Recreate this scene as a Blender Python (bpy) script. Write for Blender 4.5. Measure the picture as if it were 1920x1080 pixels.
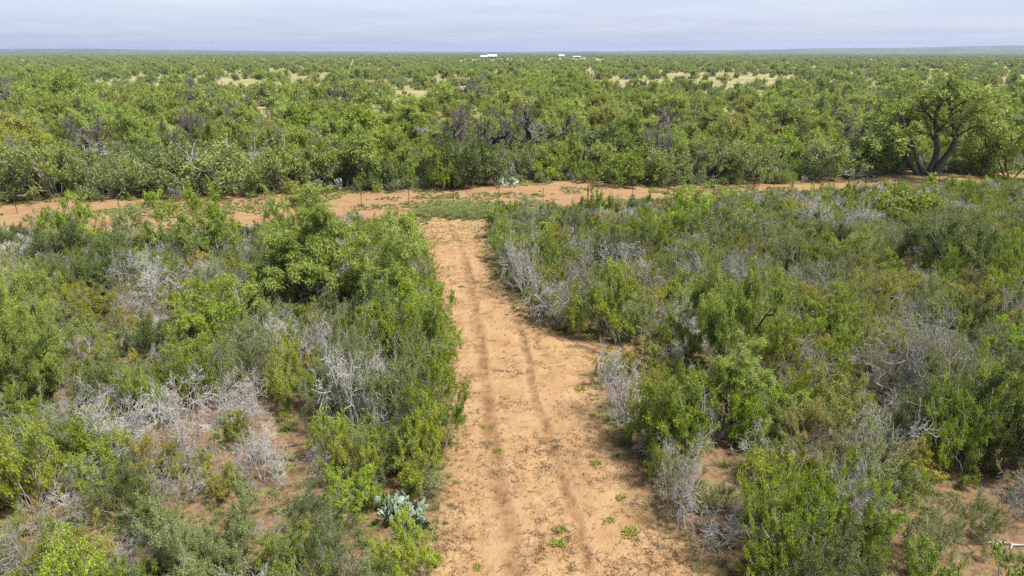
import bpy, math, random
import numpy as np

# ------------------------------------------------------------------ camera, world, sun, exposure
scene = bpy.context.scene
for o in list(bpy.data.objects):
    bpy.data.objects.remove(o)
COL = scene.collection
F, CAM_H, HORIZON = 1280.0, 11.5, 97.0            # focal length and horizon row in 1920 x 1080 pixels
PITCH = math.atan((540 - HORIZON) / F)
cam_data = bpy.data.cameras.new("camera")
cam_data.sensor_width = 36.0
cam_data.lens = 36.0 * F / 1920.0
cam_data.clip_start, cam_data.clip_end = 0.5, 60000.0
cam = bpy.data.objects.new("camera", cam_data)
cam.location = (0, 0, CAM_H)
cam.rotation_euler = (math.pi / 2 - PITCH, 0, 0)
COL.objects.link(cam)
scene.camera = cam

SUN_AZ, SUN_EL = math.radians(112), math.radians(60)     # azimuth from +Y towards +X
world = bpy.data.worlds.new("World")
scene.world = world
world.use_nodes = True
wn, wl = world.node_tree.nodes, world.node_tree.links
wn.clear()
w_out = wn.new("ShaderNodeOutputWorld")
w_bg = wn.new("ShaderNodeBackground")
w_bg.inputs["Strength"].default_value = 0.1
w_sky = wn.new("ShaderNodeTexSky")
w_sky.sky_type = "NISHITA"
w_sky.sun_disc = False
w_sky.sun_elevation, w_sky.sun_rotation = SUN_EL, SUN_AZ
w_sky.air_density, w_sky.dust_density, w_sky.ozone_density = 1.0, 2.0, 1.0
# a high even veil of cloud over the whole sky, with soft streaks
w_tc = wn.new("ShaderNodeTexCoord")
w_sep = wn.new("ShaderNodeSeparateXYZ")
wl.new(w_tc.outputs["Generated"], w_sep.inputs[0])
w_add = wn.new("ShaderNodeMath"); w_add.operation = "ADD"; w_add.inputs[1].default_value = 0.045
w_abs = wn.new("ShaderNodeMath"); w_abs.operation = "ABSOLUTE"
wl.new(w_sep.outputs[2], w_abs.inputs[0]); wl.new(w_abs.outputs[0], w_add.inputs[0])
w_cmb = wn.new("ShaderNodeCombineXYZ")
for i in (0, 1):
    dv = wn.new("ShaderNodeMath"); dv.operation = "DIVIDE"
    wl.new(w_sep.outputs[i], dv.inputs[0]); wl.new(w_add.outputs[0], dv.inputs[1])
    wl.new(dv.outputs[0], w_cmb.inputs[i])
w_noise = wn.new("ShaderNodeTexNoise")
w_noise.inputs["Scale"].default_value = 0.42
w_noise.inputs["Detail"].default_value = 5.0
w_noise.inputs["Roughness"].default_value = 0.55
wl.new(w_cmb.outputs[0], w_noise.inputs["Vector"])
w_ramp = wn.new("ShaderNodeValToRGB")
w_ramp.color_ramp.elements[0].position, w_ramp.color_ramp.elements[1].position = 0.36, 0.72
SKY_A, SKY_B = (0.58, 0.66, 0.94, 1), (0.80, 0.84, 1.06, 1)
w_ramp.color_ramp.elements[0].color, w_ramp.color_ramp.elements[1].color = (0, 0, 0, 1), (1, 1, 1, 1)
wl.new(w_noise.outputs[0], w_ramp.inputs[0])
w_cloud = wn.new("ShaderNodeMix"); w_cloud.data_type = "RGBA"
w_cloud.inputs[6].default_value, w_cloud.inputs[7].default_value = SKY_A, SKY_B
wl.new(w_ramp.outputs[0], w_cloud.inputs[0])
w_mix = wn.new("ShaderNodeMix"); w_mix.data_type = "RGBA"
w_mix.inputs[0].default_value = 0.88
wl.new(w_sky.outputs[0], w_mix.inputs[6]); wl.new(w_cloud.outputs[2], w_mix.inputs[7])
wl.new(w_mix.outputs[2], w_bg.inputs["Color"]); wl.new(w_bg.outputs[0], w_out.inputs[0])

sun_data = bpy.data.lights.new("sun", "SUN")
sun_data.energy, sun_data.angle, sun_data.color = 1.5, math.radians(10), (1.0, 0.95, 0.87)
sun = bpy.data.objects.new("sun", sun_data)
sun.rotation_euler = (math.pi / 2 - SUN_EL, 0, math.pi - SUN_AZ)
sun.location = (60, 40, 90)
COL.objects.link(sun)

scene.view_settings.view_transform = "Standard"
scene.view_settings.look = "None"
scene.view_settings.exposure = 2.85
scene.view_settings.gamma = 1.0
scene.view_settings.use_curve_mapping = False
cy = scene.cycles
cy.max_bounces, cy.diffuse_bounces, cy.glossy_bounces, cy.transmission_bounces = 5, 3, 1, 4
cy.caustics_reflective = cy.caustics_refractive = False
cy.volume_bounces, cy.transparent_max_bounces = 0, 4
cy.use_denoising = False
scene.render.filter_size = 1.1
cy.adaptive_threshold = 0.003
cy.sample_clamp_indirect, cy.sample_clamp_direct = 0.6, 3.0

# ------------------------------------------------------------------ helpers
def ground_at(u, v):
    """photo pixel (1920 x 1080) -> point of the level ground"""
    b = (540 - v) / F
    d = np.array([(u - 960) / F, math.cos(PITCH) + math.sin(PITCH) * b, -math.sin(PITCH) + math.cos(PITCH) * b])
    p = d * (CAM_H / -d[2])
    return float(p[0]), float(p[1])

def height_for(y, v_top):
    """height of an upright thing standing at depth y whose top shows on row v_top"""
    b = (540 - v_top) / F
    return CAM_H + y * (-math.sin(PITCH) + math.cos(PITCH) * b) / (math.cos(PITCH) + math.sin(PITCH) * b)

def span_for(y, px):
    return px / F * (y * math.cos(PITCH) + CAM_H * math.sin(PITCH))

def to_pixel(x, y, z=0.0):
    zc = y * math.cos(PITCH) + (CAM_H - z) * math.sin(PITCH)
    yc = -y * math.sin(PITCH) + (CAM_H - z) * math.cos(PITCH)
    return 960 + F * x / zc, 540 + F * yc / zc

_perm = np.random.default_rng(5).random((256, 256))
def vnoise(x, y, s):
    x, y = np.asarray(x, float) / s + 1000.3, np.asarray(y, float) / s + 1000.7
    i, j = np.floor(x).astype(int), np.floor(y).astype(int)
    fx, fy = x - i, y - j
    fx, fy = fx * fx * (3 - 2 * fx), fy * fy * (3 - 2 * fy)
    g = lambda a, b: _perm[a % 256, b % 256]
    return (g(i, j) * (1 - fx) + g(i + 1, j) * fx) * (1 - fy) + (g(i, j + 1) * (1 - fx) + g(i + 1, j + 1) * fx) * fy

def smooth(a, b, x):
    t = np.clip((np.asarray(x, float) - a) / (b - a), 0, 1)
    return t * t * (3 - 2 * t)

LEFT_EDGE = np.array([(-1.7, 4), (-1.8, 12.8), (-1.8, 14.7), (-1.8, 17.1), (-2.0, 21.3), (-2.5, 26.4), (-3.3, 31.6), (-5.1, 39.1), (-6.6, 45), (-8.2, 50.4)])
RIGHT_EDGE = np.array([(5.6, 4), (4.4, 12.8), (4.0, 14.9), (3.6, 16.5), (3.1, 18.5), (2.8, 20.9), (3.1, 23.6), (5.2, 24.3), (5.5, 25.9), (2.7, 26.6), (0.7, 28.8), (-0.8, 33.2), (-1.8, 40.2), (-2.1, 47.1), (-1.8, 50.4)])
FAR_EDGE = np.array([(-80, 50), (-41.6, 54.7), (-32.3, 56.0), (-25.4, 57.5), (-12.1, 59.2), (-6.2, 60.7), (5.1, 64.8), (11.8, 62.5), (16.7, 62.5), (27.0, 63.9), (33.4, 66.8), (42.2, 69.3), (52.9, 70.6), (90, 74)])
NEAR_EDGE = np.array([(-80, 39), (-32.6, 43.5), (-17.3, 44.5), (-8, 47), (1.6, 49.7), (13.9, 52), (28.3, 56.5), (45, 60), (90, 64)])
RUT_L = np.array([(0.1, 4), (-0.05, 14.3), (-0.35, 15.8), (-0.6, 18), (-0.8, 20.9), (-1.35, 26.4), (-2.0, 32), (-3.0, 40.2), (-4.6, 48), (-6, 52)])
RUT_R = np.array([(2.1, 4), (1.75, 14.3), (1.5, 16.5), (1.15, 19), (0.95, 20.9), (0.5, 26.4), (-0.2, 32), (-1.25, 40.2), (-2.6, 48), (-3.6, 52)])
x_left = lambda y: np.interp(y, LEFT_EDGE[:, 1], LEFT_EDGE[:, 0])
x_right = lambda y: np.interp(y, RIGHT_EDGE[:, 1], RIGHT_EDGE[:, 0])
y_far = lambda x: np.interp(x, FAR_EDGE[:, 0], FAR_EDGE[:, 1])
y_near = lambda x: np.interp(x, NEAR_EDGE[:, 0], NEAR_EDGE[:, 1])

def track_mask(x, y, soft=0.5):
    w = (vnoise(x, y, 0.9) - 0.5) * 0.7
    m = smooth(-soft, soft, x - x_left(y) + w) * smooth(-soft, soft, x_right(y) - x + w)
    return m * smooth(53, 49, y)
def corridor_mask(x, y):
    w = (vnoise(x, y, 2.2) - 0.5) * 2.5
    return smooth(-0.8, 0.8, y - y_near(x) + w) * smooth(-0.8, 0.8, y_far(x) - y + w * 0.6)
def rut_mask(x, y):
    w = (vnoise(x, y, 1.6) - 0.5) * 0.22
    a = np.exp(-((x - np.interp(y, RUT_L[:, 1], RUT_L[:, 0]) + w) / 0.30) ** 2)
    b = np.exp(-((x - np.interp(y, RUT_R[:, 1], RUT_R[:, 0]) + w) / 0.19) ** 2)
    fade = smooth(53, 40, y) * (0.42 + 0.75 * vnoise(x * 0 + 3, y, 2.6))
    return a * fade, b * fade
def ground_z(x, y):
    near = smooth(140, 60, np.hypot(x, y))
    z = (vnoise(x, y, 9) - 0.5) * 0.22 * near + (vnoise(x, y, 2.3) - 0.5) * 0.06 * near
    a, b = rut_mask(x, y)
    t = track_mask(x, y)
    z = z - 0.06 * t * near
    lip = (vnoise(x, y, 0.35) - 0.5) * 0.045 * near + (np.clip(a * (1 - a) + b * (1 - b), 0, 0.3)) * 0.11 * near * t
    return z + lip - (a * 0.055 + b * 0.075) * near

def mesh_from(name, verts, faces_flat, nper, attr=None, smooth_shade=False):
    """faces_flat: int array of vertex ids, every face with nper corners"""
    me = bpy.data.meshes.new(name)
    nf = len(faces_flat) // nper
    me.vertices.add(len(verts)); me.vertices.foreach_set("co", np.asarray(verts, np.float32).ravel())
    me.loops.add(len(faces_flat)); me.loops.foreach_set("vertex_index", np.asarray(faces_flat, np.int32))
    me.polygons.add(nf)
    me.polygons.foreach_set("loop_start", np.arange(0, nf * nper, nper, dtype=np.int32))
    me.polygons.foreach_set("use_smooth", np.full(nf, smooth_shade))
    me.update(calc_edges=True)
    for k, (dom, val) in (attr or {}).items():
        a = me.attributes.new(k, "FLOAT", dom)
        a.data.foreach_set("value", np.asarray(val, np.float32))
    me.validate()
    return me

def link(name, me, parent=None, mat=None):
    o = bpy.data.objects.new(name, me)
    COL.objects.link(o)
    if parent is not None:
        o.parent = parent
    if mat is not None and me is not None and not me.materials:
        me.materials.append(mat)
    return o

def tag(o, label=None, cat=None, group=None, kind=None):
    for k, v in (("label", label), ("category", cat), ("group", group), ("kind", kind)):
        if v:
            o[k] = v
    return o

class Shader:
    def __init__(self, name):
        self.m = bpy.data.materials.new(name)
        self.m.use_nodes = True
        self.n, self.l = self.m.node_tree.nodes, self.m.node_tree.links
        self.n.clear()
        self.out = self.n.new("ShaderNodeOutputMaterial")
    def new(self, t, **kw):
        nd = self.n.new(t)
        for k, v in kw.items():
            setattr(nd, k, v)
        return nd
    def put(self, sock, v):
        if isinstance(v, bpy.types.NodeSocket):
            self.l.new(v, sock)
        else:
            sock.default_value = v
    def math(self, op, a, b=0.0, c=0.0):
        nd = self.new("ShaderNodeMath", operation=op)
        for i, v in enumerate((a, b, c)):
            self.put(nd.inputs[i], v)
        return nd.outputs[0]
    def mix(self, fac, a, b, blend="MIX"):
        nd = self.new("ShaderNodeMix", data_type="RGBA", blend_type=blend)
        for s, v in ((nd.inputs[0], fac), (nd.inputs[6], a), (nd.inputs[7], b)):
            if isinstance(v, tuple) and len(v) == 3:
                v = (*v, 1)
            self.put(s, v)
        return nd.outputs[2]
    def attr(self, name):
        return self.new("ShaderNodeAttribute", attribute_name=name).outputs["Fac"]
    def pos(self):
        return self.new("ShaderNodeNewGeometry").outputs["Position"]
    def noise(self, vec, scale, detail=3.0, rough=0.55):
        nd = self.new("ShaderNodeTexNoise")
        if vec is not None:
            self.l.new(vec, nd.inputs["Vector"])
        nd.inputs["Scale"].default_value, nd.inputs["Detail"].default_value, nd.inputs["Roughness"].default_value = scale, detail, rough
        return nd.outputs[0]
    def step(self, v, a, b):
        nd = self.new("ShaderNodeMapRange", interpolation_type="SMOOTHSTEP")
        self.put(nd.inputs[0], v)
        nd.inputs[1].default_value, nd.inputs[2].default_value = a, b
        return nd.outputs[0]
    def principled(self, col, rough=0.8, spec=0.2, normal=None, metallic=0.0):
        nd = self.new("ShaderNodeBsdfPrincipled")
        if isinstance(col, tuple) and len(col) == 3:
            col = (*col, 1)
        self.put(nd.inputs["Base Color"], col)
        self.put(nd.inputs["Roughness"], rough)
        nd.inputs["Specular IOR Level"].default_value = spec
        nd.inputs["Metallic"].default_value = metallic
        if normal is not None:
            self.l.new(normal, nd.inputs["Normal"])
        return nd.outputs[0]
    def bump(self, h, strength, dist):
        nd = self.new("ShaderNodeBump")
        nd.inputs["Strength"].default_value, nd.inputs["Distance"].default_value = strength, dist
        self.l.new(h, nd.inputs["Height"])
        return nd.outputs[0]
    def done(self, s):
        self.l.new(s, self.out.inputs["Surface"])
        return self.m

def leaf_material(name, a, b, c, translucent=0.4):
    """a, b: the range of leaf colours; c: colour a few leaves and some whole plants lean to"""
    s = Shader(name)
    info = s.new("ShaderNodeObjectInfo")
    col = s.mix(s.attr("tone"), a, b)
    col = s.mix(s.math("MULTIPLY", s.step(info.outputs["Random"], 0.45, 1.0), 0.55), col, c)
    hsv = s.new("ShaderNodeHueSaturation")
    v = s.math("ADD", s.math("MULTIPLY", s.math("FRACT", s.math("MULTIPLY", info.outputs["Random"], 7.31)), 0.36), 0.82)
    s.l.new(v, hsv.inputs["Value"]); s.l.new(col, hsv.inputs["Color"])
    col = s.mix(1.0, hsv.outputs[0], info.outputs["Color"], "MULTIPLY")
    p = s.principled(col, 0.6, 0.25)
    t = s.new("ShaderNodeBsdfTranslucent")
    s.l.new(s.mix(0.35, col, (0.25, 0.30, 0.03)), t.inputs["Color"])
    mx = s.new("ShaderNodeMixShader")
    mx.inputs[0].default_value = translucent
    s.l.new(p, mx.inputs[1]); s.l.new(t.outputs[0], mx.inputs[2])
    return s.done(mx.outputs[0])

def wood_material(name, a, b, scale=14.0):
    s = Shader(name)
    tc = s.new("ShaderNodeTexCoord").outputs["Object"]
    info = s.new("ShaderNodeObjectInfo")
    n = s.noise(tc, scale, 4.0)
    col = s.mix(s.step(n, 0.3, 0.7), a, b)
    col = s.mix(1.0, col, info.outputs["Color"], "MULTIPLY")
    return s.done(s.principled(col, 0.85, 0.15))

LEAF = {
    "green":  leaf_material("leaf_green", (0.115, 0.175, 0.016), (0.265, 0.345, 0.032), (0.32, 0.345, 0.03)),
    "olive":  leaf_material("leaf_olive", (0.135, 0.175, 0.045), (0.245, 0.29, 0.09), (0.22, 0.265, 0.05)),
    "yellow": leaf_material("leaf_yellow", (0.22, 0.22, 0.035), (0.36, 0.33, 0.065), (0.38, 0.31, 0.06)),
    "mesquite": leaf_material("leaf_mesquite", (0.165, 0.225, 0.036), (0.31, 0.375, 0.085), (0.29, 0.36, 0.06)),
    "dark":   leaf_material("leaf_dark", (0.075, 0.11, 0.028), (0.135, 0.18, 0.05), (0.125, 0.16, 0.045)),
    "pale":   leaf_material("leaf_pale", (0.17, 0.205, 0.075), (0.28, 0.315, 0.13), (0.25, 0.29, 0.10)),
}
WOOD_GREY = wood_material("bark_grey", (0.19, 0.175, 0.155), (0.34, 0.325, 0.30))
WOOD_DEAD = wood_material("bark_weathered", (0.25, 0.24, 0.228), (0.44, 0.425, 0.41))
WOOD_TWIG = wood_material("bark_twig", (0.085, 0.078, 0.07), (0.19, 0.178, 0.165))
WOOD_DARK = wood_material("bark_dark", (0.045, 0.04, 0.034), (0.12, 0.105, 0.09))

# ------------------------------------------------------------------ ground
def axis(dense0, dense1, step, lo, hi, ratio):
    a = list(np.arange(dense0, dense1 + 1e-6, step))
    s, v = step, a[-1]
    while v < hi:
        s = min(s * ratio, 900); v += s; a.append(v)
    s, v = step, a[0]
    pre = []
    while v > lo:
        s = min(s * ratio, 900); v -= s; pre.append(v)
    return np.array(pre[::-1] + a)
gx = axis(-9, 7, 0.11, -14500, 14500, 1.09)
gy = axis(11, 56, 0.14, -600, 14500, 1.06)
X, Y = np.meshgrid(gx, gy)
Z = ground_z(X, Y)
nx, ny = len(gx), len(gy)
idx = np.arange(nx * ny).reshape(ny, nx)
quads = np.stack([idx[:-1, :-1], idx[:-1, 1:], idx[1:, 1:], idx[1:, :-1]], -1).reshape(-1)
ra, rb = rut_mask(X, Y)
GV = np.stack([X, Y, Z], -1).reshape(-1, 3)
g_track, g_corr = track_mask(X, Y).ravel(), corridor_mask(X, Y).ravel()
g_rut = (np.maximum(ra, rb) * track_mask(X, Y)).ravel()
Q4 = quads.reshape(-1, 4)
is_track = g_track[Q4].mean(1) > 0.5
is_strip = (g_corr[Q4].mean(1) > 0.5) & ~is_track
def ground_piece(name, sel):
    used, inv = np.unique(Q4[sel].ravel(), return_inverse=True)
    return mesh_from(name, GV[used], inv.astype(np.int32), 4, {"track": ("POINT", g_track[used]), "corridor": ("POINT", g_corr[used]), "rut": ("POINT", g_rut[used])}, True)
s = Shader("soil")
P = s.pos()
vl = s.new("ShaderNodeVectorMath", operation="LENGTH"); s.l.new(P, vl.inputs[0])
dist = vl.outputs["Value"]
n_big, n_mid = s.noise(P, 0.16, 4), s.noise(P, 0.9, 5)
n_fine, n_grain = s.noise(P, 6.0, 5, 0.65), s.noise(P, 26.0, 3, 0.6)
sand = s.mix(s.step(n_mid, 0.3, 0.7), (0.245, 0.149, 0.070), (0.300, 0.196, 0.100))
sand = s.mix(s.math("MULTIPLY", s.step(n_fine, 0.5, 0.75), 0.5), sand, (0.155, 0.086, 0.042))
red = s.mix(s.step(n_mid, 0.3, 0.7), (0.215, 0.118, 0.060), (0.265, 0.166, 0.092))
red = s.mix(s.math("MULTIPLY", s.step(n_fine, 0.48, 0.7), 0.6), red, (0.15, 0.072, 0.033))
litter = s.mix(s.step(n_fine, 0.35, 0.62), (0.095, 0.066, 0.040), (0.185, 0.115, 0.063))
litter = s.mix(s.math("MULTIPLY", s.step(n_mid, 0.55, 0.7), 0.7), litter, (0.15, 0.15, 0.055))
col = s.mix(s.attr("corridor"), litter, red)
green_cover = s.math("MULTIPLY", s.math("MULTIPLY", s.attr("corridor"), s.step(n_mid, 0.5, 0.62)), 0.55)
col = s.mix(green_cover, col, (0.17, 0.17, 0.06))
col = s.mix(s.attr("track"), col, sand)
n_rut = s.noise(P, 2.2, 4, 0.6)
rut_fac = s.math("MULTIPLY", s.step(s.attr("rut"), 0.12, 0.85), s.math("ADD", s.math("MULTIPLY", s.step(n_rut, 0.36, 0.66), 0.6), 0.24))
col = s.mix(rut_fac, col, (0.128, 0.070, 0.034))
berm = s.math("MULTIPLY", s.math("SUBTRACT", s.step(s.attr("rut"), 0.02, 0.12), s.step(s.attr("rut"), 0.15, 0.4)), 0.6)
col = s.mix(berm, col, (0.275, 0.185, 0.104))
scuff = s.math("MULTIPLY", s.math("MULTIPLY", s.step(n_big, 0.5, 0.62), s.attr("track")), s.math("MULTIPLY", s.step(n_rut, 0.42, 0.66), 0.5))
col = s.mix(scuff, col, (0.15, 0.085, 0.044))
col = s.mix(s.math("MULTIPLY", s.step(n_grain, 0.6, 0.75), 0.35), col, (0.11, 0.062, 0.034))
n_far, n_vfar = s.noise(P, 0.035, 5), s.noise(P, 0.006, 5)
straw = s.mix(s.step(n_far, 0.4, 0.62), (0.235, 0.195, 0.10), (0.15, 0.16, 0.055))
col = s.mix(s.step(dist, 75, 110), col, straw)
canopy = s.mix(s.step(n_vfar, 0.38, 0.6), (0.085, 0.11, 0.035), (0.13, 0.155, 0.055))
col = s.mix(s.step(dist, 900, 2200), col, canopy)
hgt = s.math("ADD", s.math("MULTIPLY", n_fine, 0.9), s.math("ADD", s.math("MULTIPLY", n_grain, 0.35), s.math("MULTIPLY", n_rut, 0.8)))
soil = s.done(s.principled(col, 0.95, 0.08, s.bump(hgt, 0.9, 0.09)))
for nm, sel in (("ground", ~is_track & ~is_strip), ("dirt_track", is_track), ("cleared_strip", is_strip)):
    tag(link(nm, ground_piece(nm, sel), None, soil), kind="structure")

# far blue ridges on the horizon
HILL = np.array([(-600, 40), (0, 46), (150, 50), (350, 42), (550, 26), (750, 18), (1000, 17), (1200, 24), (1400, 44), (1560, 58), (1700, 66), (1800, 84), (1900, 92), (2500, 100)])
az = np.linspace(-0.95, 0.95, 420)
rr = np.geomspace(2900, 9000, 60)
A, R = np.meshgrid(az, rr)
hx, hy = R * np.sin(A), R * np.cos(A)
hu = 960 + F / math.cos(PITCH) * np.tan(A) * 1.0
hz = (np.interp(hu, HILL[:, 0], HILL[:, 1]) * 0.62 - 1) * smooth(3300, 6300, R) + (vnoise(hx, hy, 700) - 0.5) * 9 * smooth(3000, 4200, R) + (vnoise(A * 900, R / 60, 1.0) - 0.5) * 5 * smooth(3000, 3600, R) - 2.0 * smooth(3100, 2900, R)
i2 = np.arange(hx.size).reshape(hx.shape)
q2 = np.stack([i2[:-1, :-1], i2[:-1, 1:], i2[1:, 1:], i2[1:, :-1]], -1).reshape(-1)
s = Shader("wooded_hills")
P = s.pos()
c1 = s.mix(s.step(s.noise(P, 0.0035, 6), 0.4, 0.62), (0.035, 0.055, 0.024), (0.075, 0.095, 0.04))
hills = link("hills", mesh_from("hills", np.stack([hx, hy, hz], -1).reshape(-1, 3), q2, 4, None, True), None, s.done(s.principled(c1, 0.95, 0.05)))
tag(hills, kind="structure")

# ------------------------------------------------------------------ plants: skeletons, twigs, leaves
def unit(v):
    return v / (np.linalg.norm(v) + 1e-9)

def polyline(rng, p, d, length, seg, wob, up):
    pts = [p]
    for _ in range(seg):
        d = unit(d + rng.normal(0, wob, 3) + np.array([0, 0, up]))
        pts.append(pts[-1] + d * length / seg)
    return np.array(pts)

def skeleton(rng, sp):
    """list of (points, radius at base, radius at tip, level)"""
    out, front = [], []
    n0 = sp["stems"]
    for i in range(n0):
        a = 2 * math.pi * (i + rng.uniform(-0.4, 0.4)) / n0
        tilt = rng.uniform(*sp["tilt"])
        d = np.array([math.sin(tilt) * math.cos(a), math.sin(tilt) * math.sin(a), math.cos(tilt)])
        p = np.array([math.cos(a), math.sin(a), 0]) * sp["base"] * rng.uniform(0.2, 1) - np.array([0, 0, 0.12])
        L = sp["len"] * rng.uniform(0.7, 1.12)
        pts = polyline(rng, p, d, L, sp.get("seg", 6), sp["wob"], sp["up"][0])
        out.append((pts, sp["r"], sp["r"] * 0.45, 0)); front.append((pts, sp["r"], sp["r"] * 0.45, L))
    for lv, kid in enumerate(sp["kids"], 1):
        nxt = []
        for pts, r0, r1, L in front:
            n = max(1, int(round(kid["n"] * rng.uniform(0.7, 1.3))))
            for _ in range(n):
                t = rng.uniform(kid.get("t0", 0.25), 1.0)
                k = t * (len(pts) - 1); i = min(int(k), len(pts) - 2)
                p = pts[i] + (pts[i + 1] - pts[i]) * (k - i)
                tan = unit(pts[i + 1] - pts[i])
                perp = unit(np.cross(tan, rng.normal(0, 1, 3)))
                an = math.radians(rng.normal(kid["ang"], 12))
                d = tan * math.cos(an) + perp * math.sin(an)
                l = L * kid["len"] * rng.uniform(0.6, 1.25) * (1.15 - 0.45 * t)
                r = (r0 + (r1 - r0) * t) * kid.get("r", 0.6)
                q = polyline(rng, p, d, l, kid.get("seg", 4), sp["wob"] * kid.get("wob", 1.0), sp["up"][min(lv, len(sp["up"]) - 1)])
                q[:, 2] = np.maximum(q[:, 2], 0.03)
                out.append((q, r, r * 0.4, lv)); nxt.append((q, r, r * 0.4, l))
        front = nxt
    return out

def tubes(lines, sides=3, rmin=0.0035):
    V, Fc, base = [], [], 0
    for pts, r0, r1, _ in lines:
        n = len(pts)
        tan = np.gradient(pts, axis=0)
        tan /= np.linalg.norm(tan, axis=1)[:, None] + 1e-9
        ref = np.array([0.31, 0.52, 0.79]) if abs(tan[0] @ np.array([0.31, 0.52, 0.79])) < 0.9 else np.array([1.0, 0, 0])
        u = np.cross(tan, ref); u /= np.linalg.norm(u, axis=1)[:, None] + 1e-9
        w = np.cross(tan, u)
        rad = np.maximum(np.linspace(r0, r1, n), rmin)[:, None]
        ring = [pts + rad * (math.cos(a) * u + math.sin(a) * w) for a in np.arange(sides) * 2 * math.pi / sides]
        V.append(np.stack(ring, 1).reshape(-1, 3))
        k = np.arange(n - 1)[:, None] * sides + np.arange(sides)[None]
        k2 = np.arange(n - 1)[:, None] * sides + (np.arange(sides)[None] + 1) % sides
        Fc.append((np.stack([k, k2, k2 + sides, k + sides], -1).reshape(-1, 4) + base))
        base += n * sides
    return np.concatenate(V), np.concatenate(Fc).ravel()

def leaves(rng, lines, count, size, droop, spread, bare=0.15, min_level=2, upright=0.9):
    """diamond-shaped sprigs along the outer twigs; returns verts, faces, tone per face"""
    segs = [(pts[i], pts[i + 1], k) for k, (pts, _, _, lv) in enumerate(lines) if lv >= min_level for i in range(len(pts) - 1)]
    a = np.array([q[0] for q in segs]); b = np.array([q[1] for q in segs]); own = np.array([q[2] for q in segs])
    fullness = np.where(rng.random(len(lines)) < bare, 0.0, rng.uniform(0.35, 1.0, len(lines)))
    btone = rng.normal(0.5, 0.3, len(lines))
    w = np.linalg.norm(b - a, axis=1) * fullness[own]
    pick = rng.choice(len(segs), count, p=w / w.sum())
    t = rng.random(count)[:, None]
    pos = a[pick] * (1 - t) + b[pick] * t + rng.normal(0, spread, (count, 3))
    pos[:, 2] = np.maximum(pos[:, 2], 0.04)
    d = unit_rows(b[pick] - a[pick]) * 0.6 + rng.normal(0, 0.75, (count, 3))
    d[:, 2] -= droop
    d = unit_rows(d)
    nrm = rng.normal(0, 1, (count, 3)); nrm[:, 2] += upright * 1.5
    side = unit_rows(np.cross(d, nrm))
    sc = rng.uniform(0.6, 1.35, count)[:, None]
    l, wd = size[0] * sc, size[1] * sc
    up = np.cross(side, d) * wd * 0.25
    V = np.stack([pos, pos + d * l * 0.5 + side * wd * 0.5 + up, pos + d * l, pos + d * l * 0.5 - side * wd * 0.5 + up], 1).reshape(-1, 3)
    tone = np.clip(btone[own[pick]] + rng.normal(0, 0.17, count), 0, 1)
    return V, np.arange(count * 4), tone
def unit_rows(v):
    return v / (np.linalg.norm(v, axis=1)[:, None] + 1e-9)

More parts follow.
